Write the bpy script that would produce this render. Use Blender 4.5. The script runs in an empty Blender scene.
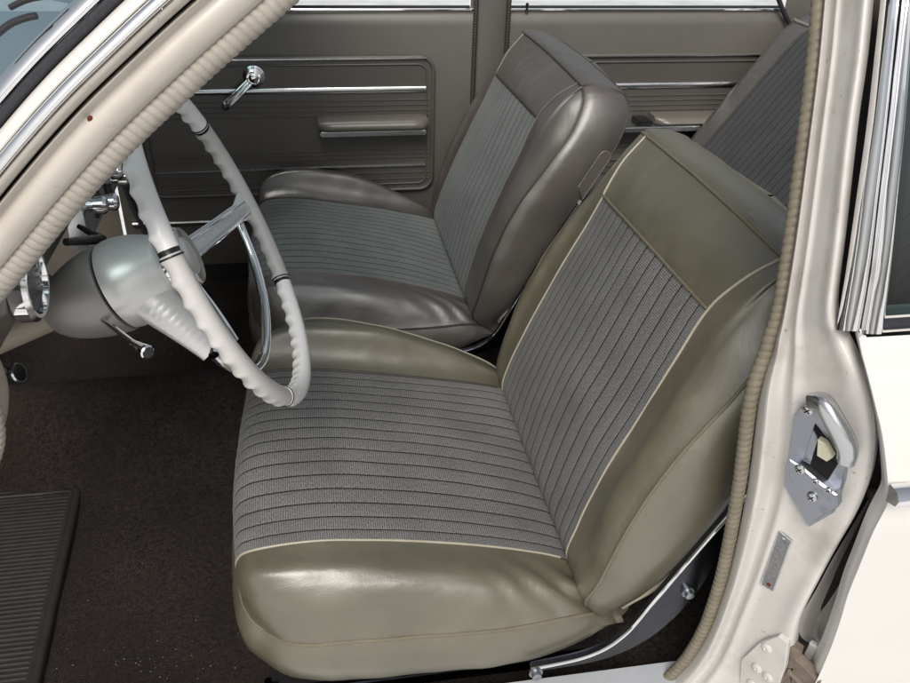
import bpy, bmesh, math, random
from mathutils import Vector, Matrix, noise
random.seed(7)
S = bpy.context.scene
COL = S.collection
V = Vector

# ------------------------------------------------------------------ camera
CP = V((.299, -.569, 1.115)); PITCH, YAW, ROLL, FPX = .553, .185, .034, 825.6
FW = V((math.sin(YAW) * math.cos(PITCH), math.cos(YAW) * math.cos(PITCH), -math.sin(PITCH)))
RT = FW.cross(V((0, 0, 1))).normalized(); UP = RT.cross(FW)
RT, UP = RT * math.cos(ROLL) + UP * math.sin(ROLL), -RT * math.sin(ROLL) + UP * math.cos(ROLL)
cd = bpy.data.cameras.new("camera"); cam = bpy.data.objects.new("camera", cd); COL.objects.link(cam)
cd.sensor_width = 36; cd.lens = 36 * FPX / 910; cd.clip_start = .02; cd.clip_end = 500
cam.matrix_world = Matrix(((RT.x, UP.x, -FW.x, CP.x), (RT.y, UP.y, -FW.y, CP.y), (RT.z, UP.z, -FW.z, CP.z), (0, 0, 0, 1)))
S.camera = cam


def ray(px, py):
    return FW + RT * ((px - 455) / FPX) - UP * ((py - 341.5) / FPX)


def at(px, py, ax, v):
    """measured photo position brought onto the real plane x / y / z = v"""
    d = ray(px, py); i = 'xyz'.index(ax)
    return CP + d * ((v - CP[i]) / d[i])


def atp(px, py, p0, n):
    d = ray(px, py)
    return CP + d * ((p0 - CP).dot(n) / d.dot(n))


def pjx(p):
    d = p - CP; z = d.dot(FW); return 455 + FPX * d.dot(RT) / z, 341.5 - FPX * d.dot(UP) / z


# ------------------------------------------------------------------ materials
class NT:
    def __init__(s, name):
        m = bpy.data.materials.new(name); m.use_nodes = True
        s.m = m; s.t = m.node_tree; s.n = s.t.nodes; s.l = s.t.links
        s.b = s.n['Principled BSDF']

    def node(s, typ, **kw):
        o = s.n.new(typ)
        for k, v in kw.items():
            if isinstance(v, tuple) and len(v) == 2 and hasattr(v[0], 'links'):
                s.l.new(v[0], o.inputs[v[1]])
            elif k in o.bl_rna.properties:
                setattr(o, k, v)
        return o

    def link(s, a, b): s.l.new(a, b)

    def coord(s, which='Object'):
        return s.n.new('ShaderNodeTexCoord').outputs[which]

    def noise(s, co, scale, detail=4, rough=.55, dim=None):
        o = s.n.new('ShaderNodeTexNoise'); o.inputs['Scale'].default_value = scale
        o.inputs['Detail'].default_value = detail; o.inputs['Roughness'].default_value = rough
        s.link(co, o.inputs['Vector']); return o.outputs['Fac']

    def voro(s, co, scale, feature='F1'):
        o = s.n.new('ShaderNodeTexVoronoi'); o.feature = feature; o.inputs['Scale'].default_value = scale
        s.link(co, o.inputs['Vector']); return o.outputs['Distance']

    def mapping(s, co, scale=(1, 1, 1), rot=(0, 0, 0)):
        o = s.n.new('ShaderNodeMapping'); o.inputs['Scale'].default_value = scale; o.inputs['Rotation'].default_value = rot
        s.link(co, o.inputs['Vector']); return o.outputs['Vector']

    def ramp(s, fac, stops):
        o = s.n.new('ShaderNodeValToRGB'); s.link(fac, o.inputs['Fac'])
        e = o.color_ramp.elements
        while len(e) < len(stops): e.new(.5)
        for i, (p, c) in enumerate(stops):
            e[i].position = p; e[i].color = (c, c, c, 1) if not isinstance(c, tuple) else (*c, 1)
        return o.outputs['Color']

    def math(s, op, a, b=None, c=None):
        o = s.n.new('ShaderNodeMath'); o.operation = op
        for i, x in enumerate((a, b, c)):
            if x is None: continue
            if hasattr(x, 'links'): s.link(x, o.inputs[i])
            else: o.inputs[i].default_value = x
        return o.outputs[0]

    def mix(s, fac, a, b, mode='MIX'):
        o = s.n.new('ShaderNodeMix'); o.data_type = 'RGBA'; o.blend_type = mode
        for x, i in ((fac, 0), (a, 6), (b, 7)):
            if hasattr(x, 'links'): s.link(x, o.inputs[i])
            elif isinstance(x, tuple): o.inputs[i].default_value = (*x, 1)
            else: o.inputs[i].default_value = x
        return o.outputs[2]

    def bump(s, h, dist, strength=1, prev=None):
        o = s.n.new('ShaderNodeBump'); o.inputs['Distance'].default_value = dist; o.inputs['Strength'].default_value = strength
        s.link(h, o.inputs['Height'])
        if prev: s.link(prev, o.inputs['Normal'])
        return o.outputs['Normal']

    def set(s, **kw):
        for k, v in kw.items():
            i = s.b.inputs[k.replace('_', ' ')]
            if hasattr(v, 'links'): s.link(v, i)
            elif isinstance(v, tuple): i.default_value = (*v, 1)
            else: i.default_value = v
        return s.m


def mul(c, k): return tuple(min(1, x * k) for x in c)


def m_leather(name, c, rough=.40):
    t = NT(name); co = t.coord()
    n1 = t.noise(co, 9, 5, .6); n2 = t.noise(co, 45, 4)
    base = t.mix(t.ramp(n1, [(.3, 0.), (.7, 1.)]), mul(c, .82), mul(c, 1.18))
    base = t.mix(t.ramp(n2, [(.62, 0.), (.8, .25)]), base, mul(c, .55))
    g = t.voro(co, 760); wr = t.noise(t.mapping(co, (1, 2.2, 1)), 16, 3, .5)
    nb = t.bump(g, .0005, .25); nb = t.bump(wr, .010, .18, nb); nb = t.bump(n2, .0006, .5, nb)
    r = t.math('MULTIPLY_ADD', n1, .22, rough - .11)
    return t.set(Base_Color=base, Roughness=r, Normal=nb, Specular_IOR_Level=1.0, Coat_Weight=.45, Coat_Roughness=.38)


def m_cloth(name, light, dark, line, spacing):
    """pleated woven cloth: UV in metres, u along the pleats, v across them"""
    t = NT(name); uv = t.coord('UV')
    sep = t.n.new('ShaderNodeSeparateXYZ'); t.link(uv, sep.inputs[0]); u, v = sep.outputs[0], sep.outputs[1]
    wob = t.noise(uv, 60, 2)
    uu = t.math('MULTIPLY_ADD', wob, .0016, u)
    w1 = t.math('SINE', t.math('MULTIPLY', uu, 2 * math.pi / .0030))
    w2 = t.math('SINE', t.math('MULTIPLY', v, 2 * math.pi / .0024))
    fine = t.noise(t.mapping(uv, (900, 260, 1)), 1, 2)
    w = t.math('MULTIPLY_ADD', t.math('MULTIPLY', w1, w2), .16, t.math('MULTIPLY_ADD', w1, .16, fine))
    base = t.mix(t.ramp(w, [(.25, 0.), (.75, 1.)]), dark, light)
    big = t.noise(uv, 11, 4); base = t.mix(t.math('MULTIPLY', t.ramp(big, [(.4, 0.), (.75, 1.)]), .38), base, mul(dark, 1.2))
    # stitched line in the groove
    fr = t.math('FRACT', t.math('DIVIDE', v, spacing))
    d = t.math('ABSOLUTE', t.math('SUBTRACT', fr, .5))          # .5 in the groove
    near = t.math('GREATER_THAN', d, .455)
    dash = t.math('GREATER_THAN', t.math('SINE', t.math('MULTIPLY', u, 2 * math.pi / .006)), -.75)
    ln = t.math('MULTIPLY', near, t.math('MULTIPLY_ADD', dash, .3, .7))
    base = t.mix(ln, base, line)
    nb = t.bump(w, .0006, .5)
    return t.set(Base_Color=base, Roughness=.85, Normal=nb, Specular_IOR_Level=.25, Sheen_Weight=.06)


def m_paint(name, c, dirt=.3, rough=.28, bmp=1., rn=.25):
    t = NT(name); co = t.coord()
    n = t.noise(co, 14, 6, .65); s = t.noise(co, 150, 3, .6); k = t.noise(co, 4, 3)
    base = t.mix(t.math('MULTIPLY', t.ramp(n, [(.5, 0.), (.78, 1.)]), dirt), c, mul((c[0], c[1] * .95, c[2] * .85), .62))
    base = t.mix(t.math('MULTIPLY', t.math('MULTIPLY', t.ramp(s, [(.62, 0.), (.69, 1.)]), t.ramp(t.noise(co, 22, 4, .7), [(.54, 0.), (.66, 1.)])), dirt * 1.5), base, (.16, .10, .06))
    nb = t.bump(k, .003, .3 * max(bmp, .3)); nb = t.bump(n, .0008, .3 * bmp, nb)
    return t.set(Base_Color=base, Roughness=t.math('MULTIPLY_ADD', n, rn, rough - .1 * rn / .25), Normal=nb, Coat_Weight=.35, Coat_Roughness=.12)


def m_metal(name, c=(.75, .76, .78), rough=.1, worn=.0):
    t = NT(name); co = t.coord(); n = t.noise(co, 60, 5, .6); k = t.noise(co, 12, 2)
    base = t.mix(t.math('MULTIPLY', t.ramp(n, [(.55, 0.), (.75, 1.)]), worn), c, mul(c, .35))
    nb = t.bump(k, .003, .35)
    return t.set(Base_Color=base, Metallic=1., Roughness=t.math('MULTIPLY_ADD', n, .12, rough - .03), Normal=nb)


def m_plain(name, c, rough=.5, spec=.5, nscale=40, amp=.25, bump=.0006, metallic=0.):
    t = NT(name); co = t.coord(); n = t.noise(co, nscale, 5, .6); f = t.noise(co, nscale * 9, 3)
    base = t.mix(n, mul(c, 1 - amp), mul(c, 1 + amp))
    nb = t.bump(f, bump, .6)
    if bump >= .0001: t.set(Normal=nb)
    return t.set(Base_Color=base, Roughness=t.math('MULTIPLY_ADD', n, .1, rough - .05), Specular_IOR_Level=spec, Metallic=metallic)


def m_carpet(name, c):
    t = NT(name); co = t.coord()
    f = t.noise(co, 420, 2, .7); g = t.noise(co, 120, 4, .7); b = t.noise(co, 6, 4, .6)
    x = t.math('MULTIPLY_ADD', f, .6, t.math('MULTIPLY', g, .5))
    base = t.mix(t.ramp(x, [(.40, 0.), (.72, 1.)]), mul(c, .22), mul(c, 2.1))
    base = t.mix(t.ramp(b, [(.35, 0.), (.7, .7)]), base, mul(c, .6))
    nb = t.bump(g, .006, .7); nb = t.bump(f, .003, .8, nb)
    return t.set(Base_Color=base, Roughness=.95, Specular_IOR_Level=.12, Normal=nb)


def m_glass(name, tint, refl=.1, trans=.85, gcol=(1, 1, 1)):
    t = NT(name); out = t.n['Material Output']; t.n.remove(t.b)
    tr = t.n.new('ShaderNodeBsdfTransparent'); tr.inputs[0].default_value = (*mul(tint, trans), 1)
    gl = t.n.new('ShaderNodeBsdfGlossy'); gl.inputs['Roughness'].default_value = .02; gl.inputs[0].default_value = (*gcol, 1)
    fr = t.n.new('ShaderNodeFresnel'); fr.inputs[0].default_value = 1.52
    mx = t.n.new('ShaderNodeMixShader')
    f2 = t.math('MULTIPLY_ADD', fr.outputs[0], 1., refl); t.link(f2, mx.inputs[0])
    t.link(tr.outputs[0], mx.inputs[1]); t.link(gl.outputs[0], mx.inputs[2]); t.link(mx.outputs[0], out.inputs[0])
    return t.m


SP = .384 / 16
M = dict(
    pipe_faint=m_plain('piping_brown', (.12, .108, .095), .42),
    olive=m_leather('olive_leather', (.098, .089, .058), .38),
    brown=m_leather('shaded_leather', (.066, .058, .052), .42),  # same vinyl as the near seat, with shade put into the colour
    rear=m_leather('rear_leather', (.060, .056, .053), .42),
    cloth=m_cloth('striped_cloth', (.225, .222, .216), (.042, .041, .040), (.006, .006, .008), SP),
    cloth2=m_cloth('striped_cloth_teal', (.235, .250, .245), (.050, .056, .056), (.006, .006, .008), SP),
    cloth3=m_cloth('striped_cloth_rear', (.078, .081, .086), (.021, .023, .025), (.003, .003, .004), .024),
    pipe_light=m_plain('piping_beige', (.32, .295, .235), .45, amp=.2),
    pipe_dark=m_plain('piping_dark', (.030, .028, .024), .45),
    pipe_grey=m_plain('piping_grey', (.20, .185, .165), .45),
    pipe_olive=m_plain('piping_olive', (.135, .12, .08), .42),
    white=m_paint('white_paint', (.62, .605, .575), .0, .26, .0, .02),
    jamb=m_paint('jamb_paint', (.53, .51, .485), .75, .36),
    beige=m_paint('pillar_paint', (.47, .435, .385), .35, .42),
    chrome=m_metal('chrome', (.92, .92, .93), .06, .05),
    dullchrome=m_metal('worn_chrome', (.62, .63, .64), .22, .35),
    steel=m_metal('striker_steel', (.34, .36, .40), .34, .5),
    darksteel=m_metal('dark_steel', (.07, .074, .085), .2, .4),
    grime=m_plain('grimy_metal', (.16, .13, .105), .75, .3, 70, .6, .002),
    gap=m_plain('gap_shade_grime', (.045, .037, .031), .8, .3, 70, .6, .002),  # grime, darkened further so the sunlit gap looks shaded
    dark=m_plain('dark_void', (.012, .011, .011), .8, .2),
    rubber=m_plain('black_rubber', (.020, .020, .026), .55, .4, 160, .5, .0015),
    lace=m_plain('windlace_beige', (.30, .277, .24), .55, .35, 50, .22),
    laceo=m_plain('windlace_olive', (.17, .148, .108), .5, .4, 50, .35),
    doorpaint=m_plain('door_paint', (.100, .094, .084), .38, .5, 20, .12, .0003),
    doortrim=m_plain('door_vinyl', (.070, .0645, .058), .40, .7, 30, .10, .0002),
    armrest=m_plain('armrest_vinyl', (.115, .104, .092), .36, .7, 30, .10, .0002),
    dash=m_plain('dash_paint', (.115, .100, .085), .42, .4, 25, .15, .0004),
    rimwhite=m_plain('rim_white', (.80, .795, .79), .26, .5, 18, .04, .00003),
    rimgrey=m_plain('rim_grey', (.50, .485, .47), .3, .5, 25, .14, .00006),
    silver=m_plain('column_silver', (.68, .675, .66), .34, .6, 20, .05, .00004, .45),
    spoke=m_plain('spoke_silver', (.56, .58, .58), .3, .6, 20, .06, .0002),
    bellgrey=m_plain('column_grey', (.30, .288, .275), .38, .5, 20, .10, .00005, .4),
    tube=m_plain('column_beige', (.26, .225, .18), .45, .4, 30, .2),
    carpet=m_carpet('carpet', (.027, .0215, .0185)),
    mat=m_plain('rubber_mat', (.024, .0215, .0195), .55, .4, 60, .4, .001),
    black=m_plain('black_plastic', (.010, .010, .011), .25, .5),
    lint=m_plain('lint', (.34, .32, .29), .9, .1),
    ground=m_plain('ground', (.68, .68, .69), .9, .2, 3, .35, .004),
    headliner=m_plain('headliner', (.55, .52, .47), .9, .1),
    plateal=m_plain('sill_aluminium', (.46, .48, .51), .35, .8, 30, .1, .0003, .2),
    plate=m_plain('plate_metal', (.22, .22, .225), .4, .5, 260, .7, .002, .5),
    rust=m_plain('rust', (.10, .030, .012), .8, .2, 200, .5, .001),
    amber=m_plain('yellow_plastic', (.50, .48, .36), .4, .4),
    glass=m_glass('clear_glass', (.93, .97, .97), .02, .95),
    darkglass=m_glass('tinted_glass', (.50, .66, .66), .08, .55),
    shield=m_glass('windshield_glass', (.72, .88, .90), .65, .85, (.72, .93, .97)),
)


# ------------------------------------------------------------------ objects
def tag(o, label, cat, group=None, kind=None):
    if label: o['label'] = label
    if cat: o['category'] = cat
    if group: o['group'] = group
    if kind: o['kind'] = kind
    return o


def empty(name, loc, label, cat, group=None):
    o = bpy.data.objects.new(name, None); COL.objects.link(o); o.location = loc; o.empty_display_size = .05
    return tag(o, label, cat, group)


class MB:
    """collects faces of one mesh object, in world metres"""
    def __init__(s): s.v = []; s.f = []; s.uv = {}; s.sharp = False

    def add(s, vs, fs, uvs=None):
        k = len(s.v); s.v += [V(x) for x in vs]
        for f in fs:
            s.f.append([k + i for i in f])
        if uvs:
            for i, q in enumerate(uvs): s.uv[k + i] = q
        return s

    def grid(s, rows, uvs=None, close_u=False, close_v=False):
        n, m = len(rows), len(rows[0]); vs = [p for r in rows for p in r]; fs = []
        for i in range(n - (0 if close_u else 1)):
            for j in range(m - (0 if close_v else 1)):
                a, b = i, (i + 1) % n; c, d = j, (j + 1) % m
                fs.append((a * m + c, a * m + d, b * m + d, b * m + c))
        return s.add(vs, fs, [q for r in uvs for q in r] if uvs else None)

    def tube(s, path, r, n=10, caps=True, rf=None):
        path = [V(p) for p in path]; rows = []; up = None
        for i, p in enumerate(path):
            t = (path[min(i + 1, len(path) - 1)] - path[max(i - 1, 0)]).normalized()
            if up is None:
                up = V((0, 0, 1)) if abs(t.z) < .9 else V((1, 0, 0))
            a = (up - t * up.dot(t)).normalized(); b = t.cross(a); up = a
            row = []
            for k in range(n):
                th = 2 * math.pi * k / n
                rr = r if rf is None else rf(i, th)
                row.append(p + (a * math.cos(th) + b * math.sin(th)) * rr)
            rows.append(row)
        s.grid(rows, close_v=True)
        if caps:
            k = len(s.v) - len(rows) * n
            s.f.append(list(range(k, k + n))); s.f.append(list(range(len(s.v) - n, len(s.v))))
        return s

    def prism(s, outline, ext, bevel=.0, n=None):
        """outline of 3-D points, extruded by vector ext with an inset top edge"""
        o = [V(p) for p in outline]; e = V(ext); c = sum(o, V()) / len(o)
        def inset(p, d):
            w = c - p; return p + w.normalized() * min(d, w.length * .5)
        rings = [o]
        if bevel:
            rings.append([p + e * (1 - bevel / e.length) for p in o]); rings.append([inset(p, bevel) + e for p in o])
        else: rings.append([p + e for p in o])
        k = len(s.v); m = len(o); s.grid(rings, close_v=True)
        s.f.append(list(range(k, k + m))); s.f.append(list(range(len(s.v) - m, len(s.v))))
        return s

    def lathe(s, c, axis, prof, n=32):
        """prof: (distance along axis, radius)"""
        ax = V(axis).normalized(); a = ax.orthogonal().normalized(); b = ax.cross(a); c = V(c)
        rows = [[c + ax * h + (a * math.cos(2 * math.pi * k / n) + b * math.sin(2 * math.pi * k / n)) * r for k in range(n)] for h, r in prof]
        s.grid(rows, close_v=True); k = len(s.v) - n * len(rows)
        s.f.append(list(range(k, k + n))); s.f.append(list(range(len(s.v) - n, len(s.v))))
        return s

    def box(s, lo, hi):
        lo, hi = V(lo), V(hi)
        vs = [(x, y, z) for x in (lo.x, hi.x) for y in (lo.y, hi.y) for z in (lo.z, hi.z)]
        return s.add(vs, [(0, 1, 3, 2), (4, 6, 7, 5), (0, 4, 5, 1), (2, 3, 7, 6), (0, 2, 6, 4), (1, 5, 7, 3)])

    def build(s, name, mat, parent=None, flat=False, bevel=0, label=None, weld=True, angle=40):
        base = V(parent['_w']) if parent is not None and '_w' in parent else (world_loc(parent) if parent is not None else V())
        me = bpy.data.meshes.new(name)
        me.from_pydata([tuple(p - base) for p in s.v], [], s.f)
        if s.uv:
            ul = me.uv_layers.new(name='UVMap')
            for lp in me.loops: ul.data[lp.index].uv = s.uv.get(lp.vertex_index, (0, 0))
        bm = bmesh.new(); bm.from_mesh(me)
        if weld: bmesh.ops.remove_doubles(bm, verts=bm.verts, dist=1e-5)
        bmesh.ops.recalc_face_normals(bm, faces=bm.faces)
        if bevel:
            ed = [e for e in bm.edges if len(e.link_faces) == 2 and e.calc_face_angle(0) > .6]
            bmesh.ops.bevel(bm, geom=ed, offset=bevel, segments=2, affect='EDGES', clamp_overlap=True)
        if not flat:
            for f in bm.faces: f.smooth = True
            for e in bm.edges:
                if len(e.link_faces) == 2 and e.calc_face_angle(0) > math.radians(angle): e.smooth = False
        bm.to_mesh(me); bm.free()
        me.materials.append(mat)
        o = bpy.data.objects.new(name, me); COL.objects.link(o)
        if parent is not None: o.parent = parent
        if label: o['label'] = label
        return o


def world_loc(o):
    p = V()
    while o is not None:
        p += V(o.location); o = o.parent
    return p


def cr(p0, p1, p2, p3, t):
    return ((p1 * 2) + (p2 - p0) * t + (p0 * 2 - p1 * 5 + p2 * 4 - p3) * t * t + (p1 * 3 - p0 - p2 * 3 + p3) * t ** 3) * .5


def spline(pts, n):
    """catmull-rom through pts, n samples per span"""
    pts = [V(p) for p in pts]; out = []
    e = [pts[0] * 2 - pts[1]] + pts + [pts[-1] * 2 - pts[-2]]
    for i in range(len(pts) - 1):
        for k in range(n): out.append(cr(e[i], e[i + 1], e[i + 2], e[i + 3], k / n))
    return out + [pts[-1]]


def resample(path, step):
    L = [0]
    for a, b in zip(path, path[1:]): L.append(L[-1] + (b - a).length)
    n = max(2, int(L[-1] / step)); out = []; j = 0
    for i in range(n + 1):
        d = L[-1] * i / n
        while j < len(L) - 2 and L[j + 1] < d: j += 1
        out.append(path[j].lerp(path[j + 1], (d - L[j]) / max(1e-9, L[j + 1] - L[j])))
    return out


def net(ctrl, nu, nv):
    """bicubic surface through a control net; returns rows and the row/column index of each control"""
    cols = [spline(r, nv) for r in ctrl]
    out = []
    for j in range(len(cols[0])):
        out.append(spline([c[j] for c in cols], nu))
    return [list(r) for r in zip(*out)]                          # rows[u][v]


def windlace(path, r, period=.0085, skew=1.0, amp=.15):
    path = resample(path, period / 9)
    st = period / 9
    def rf(i, th):
        ph = i / 9 - skew * th / (2 * math.pi)
        f = ph % 1
        return r * (1.02 - amp + amp * (math.sin(math.pi * f) ** .5))
    return MB().tube(path, r, 16, True, rf)


def strip(path, prof, nrm, side):
    """sweep an open profile [(side offset, normal offset)] along a path with fixed side/normal vectors"""
    side = V(side).normalized(); nrm = V(nrm).normalized()
    return [[V(p) + side * a + nrm * b for a, b in prof] for p in path]


# ------------------------------------------------------------------ world and light
SUN_AZ, SUN_EL = math.radians(252), math.radians(47)            # direction the light comes from (world x towards the car's tail)
w = bpy.data.worlds.new("World"); S.world = w; w.use_nodes = True
wn = w.node_tree.nodes; wl = w.node_tree.links
sky = wn.new('ShaderNodeTexSky'); sky.sky_type = 'NISHITA'; sky.sun_disc = False
sky.sun_elevation = SUN_EL; sky.air_density = 1.2; sky.dust_density = 5.0; sky.ozone_density = 1.0
hs = wn.new('ShaderNodeHueSaturation'); hs.inputs['Saturation'].default_value = .35
wl.new(sky.outputs[0], hs.inputs['Color']); wl.new(hs.outputs[0], wn['Background'].inputs[0])
wn['Background'].inputs[1].default_value = .09
ld = bpy.data.lights.new('sun', 'SUN'); lo = bpy.data.objects.new('sun', ld); COL.objects.link(lo)
ld.energy = 2.3; ld.angle = math.radians(28); ld.color = (1, .96, .90)
sd = V((math.cos(SUN_EL) * math.cos(SUN_AZ), math.cos(SUN_EL) * math.sin(SUN_AZ), math.sin(SUN_EL)))
lo.rotation_euler = (-sd).to_track_quat('-Z', 'Y').to_euler(); lo.location = sd * 6
sky.sun_rotation = math.atan2(sd.x, sd.y)
S.view_settings.view_transform = 'Standard'; S.view_settings.look = 'None'; S.view_settings.exposure = 0.24; S.view_settings.gamma = 1

# ------------------------------------------------------------------ setting
g = MB(); rows = [[(x, y, -.28) for x in (-90, -5, 0, 3, 8, 90)] for y in (-90, -5, 0, 5, 20, 90)]; g.grid(rows)
tag(g.build('ground', M['ground']), None, None, kind='structure')
YD = 1.44
fl = MB(); rows = []
for i in range(61):
    x = -.62 + 1.95 * i / 60; row = []
    for j in range(61):
        y = .085 + (YD - .07) * j / 60
        z = .10 + .13 * math.exp(-((y - .78) / .10) ** 2) * min(1, max(0, (1.2 - x)))
        if x < -.33: z += (-.33 - x) ** 1.25 * 1.8
        z += .004 * noise.noise((x * 9, y * 9, 0))
        row.append((x, y, z))
    rows.append(row)
fl.grid(rows)
tag(fl.build('floor', M['carpet']), None, None, kind='structure')

# ------------------------------------------------------------------ bucket seats
def make_seat(base, label, mats):
    lea, clo, pl, pd, po = mats
    T = empty('bucket_seat', base, label, 'car seat', 'front bucket seats')
    # ---- cushion: rows front to rear, columns near to far
    C = [
        [(.203, .150, .252), (.182, .172, .257), (.169, .225, .262), (.160, .385, .270), (.168, .545, .295), (.176, .605, .318), (.184, .635, .328)],
        [(.228, .124, .259), (.194, .150, .312), (.172, .202, .326), (.163, .385, .334), (.173, .565, .340), (.182, .618, .374), (.204, .655, .362)],
        [(.262, .110, .265), (.228, .140, .337), (.200, .190, .354), (.195, .385, .366), (.202, .572, .362), (.212, .622, .402), (.236, .664, .390)],
        [(.305, .104, .270), (.294, .136, .341), (.283, .189, .359), (.282, .385, .369), (.283, .573, .361), (.284, .622, .412), (.292, .667, .402)],
        [(.404, .099, .268), (.404, .131, .331), (.404, .189, .341), (.404, .385, .348), (.408, .573, .340), (.406, .620, .394), (.406, .667, .378)],
        [(.510, .098, .266), (.510, .130, .310), (.510, .189, .315), (.510, .385, .320), (.512, .573, .318), (.510, .620, .349), (.510, .667, .334)],
        [(.595, .106, .264), (.595, .137, .286), (.596, .189, .284), (.596, .385, .287), (.590, .573, .298), (.593, .620, .304), (.596, .664, .288)],
        [(.632, .118, .250), (.632, .140, .258), (.628, .189, .260), (.628, .385, .262), (.622, .573, .270), (.624, .620, .270), (.626, .652, .262)],
        [(.665, .125, .225), (.665, .140, .225), (.665, .189, .225), (.665, .385, .225), (.665, .573, .225), (.665, .620, .225), (.665, .650, .225)],
    ]
    O = V((0, 0, 0)) + base - BASE0
    C = [[V(p) + O for p in r] for r in C]
    NU, NV = 10, 72
    G = net(C, NU, NV)
    nv0, nv1 = 2 * NV, 4 * NV                                     # insert columns
    def pleat(G, u0, u1, depth, puff):
        n, m = len(G), len(G[0]); out = [[p.copy() for p in r] for r in G]
        for i in range(n):
            for j in range(m):
                a = G[min(i + 1, n - 1)][j] - G[max(i - 1, 0)][j]; b = G[i][min(j + 1, m - 1)] - G[i][max(j - 1, 0)]
                nn = a.cross(b)
                if nn.length < 1e-12: continue
                nn.normalize()
                p = G[i][j]
                q = (noise.noise(p * 9) * .0025 + noise.noise(p * 26) * .0010) * (.45 if nv0 <= j <= nv1 else 1)
                if nv0 <= j <= nv1 and u0 <= i <= u1:
                    f = (j - nv0) / (nv1 - nv0); s = abs(math.sin(math.pi * f * 16))
                    q += depth * (s ** .28 - 1) + .0008 * noise.noise((p.x * 14, p.y * 5, p.z * 14))
                elif puff and p.x > O.x + .46 and puff > 0 and j < nv0:
                    q += .0026 * math.sin((p.x * 1.0 + p.y * 1.4) * 120 + 2 * noise.noise(p * 20)) * max(0, min(1, (p.x - O.x - .46) / .08)) * math.sin(math.pi * j / nv0)
                elif puff:
                    q += noise.noise((p.x * 20 + 5, p.y * 45, p.z * 20)) * .0011
                out[i][j] = p + nn * q * puff
        return out
    G = pleat(G, 0, 999, .0013, 1)
    def part(G, j0, j1, i0, i1, uvon=False):
        mb = MB(); rows = [r[j0:j1 + 1] for r in G[i0:i1 + 1]]
        uvs = None
        if uvon:
            uvs = []; L = [0.]
            mid = (j0 + j1) // 2
            for a, b in zip(G[i0:i1], G[i0 + 1:i1 + 1]): L.append(L[-1] + (b[mid] - a[mid]).length)
            for k in range(len(rows)): uvs.append([(L[k], (j / (j1 - j0)) * 16 * SP) for j in range(j1 - j0 + 1)])
        mb.grid(rows, uvs); return mb
    n = len(G)
    cush = part(G, 0, nv0, 0, n - 1)
    cush.grid([r[nv1:] for r in G])
    # side band below the piping
    per = [G[i][0] for i in range(n - 1, -1, -1)] + G[0][1:] + [G[i][-1] for i in range(1, n)]
    per = resample(per, .012); cen = sum(per, V()) / len(per); rings = []
    for dz, out in ((0, 0), (.010, .006), (.028, .011), (.048, .009), (.064, -.004), (.072, -.03)):
        ring = []
        for k, p in enumerate(per):
            t = per[min(k + 1, len(per) - 1)] - per[max(k - 1, 0)]; t.z = 0
            o = V((-t.y, t.x, 0)).normalized(); o = o if o.dot(p - cen) > 0 else -o
            bot = .182 + base.z - BASE0.z + .055 * max(0, (p.x - O.x - .53) / .135) ** 1.6
            zz = p.z - (p.z - bot) * (dz / .072)
            q = p + o * (out + .002 * noise.noise(p * 22)) ; q.z = zz
            ring.append(q)
        rings.append(ring)
    cush.grid(rings)
    cush.build('cushion', lea, T)
    part(G, nv0, nv1, 0, n - 1, True).build('cushion_insert', clo, T)
    def pipe(path, r, mat, nm='piping'):
        return MB().tube(resample([V(p) for p in path], .008), r, 8).build(nm, mat, T)
    pipe(per[:len(per) // 2], .0024, po); pipe(per[len(per) // 2:], .0017, pl)
    lift = V((0, 0, .0012))
    pipe([r[nv0] + lift for r in G[4:-2 * NU]], .0017, pl); pipe([r[nv1] + lift for r in G[4:-2 * NU]], .0022, pd)
    # ---- backrest: rows bottom to top
    B = [
        [(.640, .130, .243), (.640, .150, .243), (.640, .189, .245), (.638, .385, .247), (.636, .573, .250), (.638, .620, .250), (.642, .642, .246)],
        [(.611, .115, .276), (.605, .142, .280), (.605, .189, .284), (.601, .385, .286), (.600, .573, .290), (.600, .619, .288), (.612, .650, .280)],
        [(.619, .104, .325), (.613, .138, .335), (.615, .189, .345), (.608, .385, .347), (.609, .573, .347), (.602, .618, .340), (.618, .655, .330)],
        [(.642, .099, .420), (.630, .138, .430), (.640, .189, .432), (.630, .385, .432), (.640, .573, .430), (.628, .620, .430), (.645, .660, .420)],
        [(.684, .099, .518), (.668, .138, .522), (.676, .189, .522), (.666, .385, .522), (.678, .573, .518), (.666, .620, .520), (.686, .660, .518)],
        [(.738, .103, .598), (.710, .140, .598), (.708, .189, .602), (.699, .385, .602), (.714, .573, .594), (.706, .618, .592), (.735, .655, .596)],
        [(.778, .114, .655), (.744, .145, .656), (.733, .189, .660), (.726, .385, .662), (.737, .573, .646), (.742, .612, .648), (.767, .646, .650)],
        [(.799, .131, .697), (.776, .150, .700), (.765, .180, .702), (.754, .385, .704), (.766, .585, .694), (.770, .605, .692), (.788, .632, .690)],
        [(.806, .150, .717), (.804, .160, .723), (.803, .176, .727), (.800, .385, .735), (.803, .598, .730), (.804, .612, .727), (.806, .622, .722)],
    ]
    B = [[V(p) + O for p in r] for r in B]
    H = net(B, NU, NV); ITOP = 6 * NU
    H = pleat(H, 0, ITOP, -.0013, -1)
    bk = part(H, 0, nv0, 0, len(H) - 1); bk.grid([r[nv1:] for r in H]); bk.grid([r[nv0:nv1 + 1] for r in H[ITOP:]])
    loop = [r[0] for r in H] + H[-1][1:-1] + [r[-1] for r in H[::-1]]
    loop = resample(loop, .010); cz = sum(loop, V()) / len(loop); rings = []
    zb = base.z - BASE0.z
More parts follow.
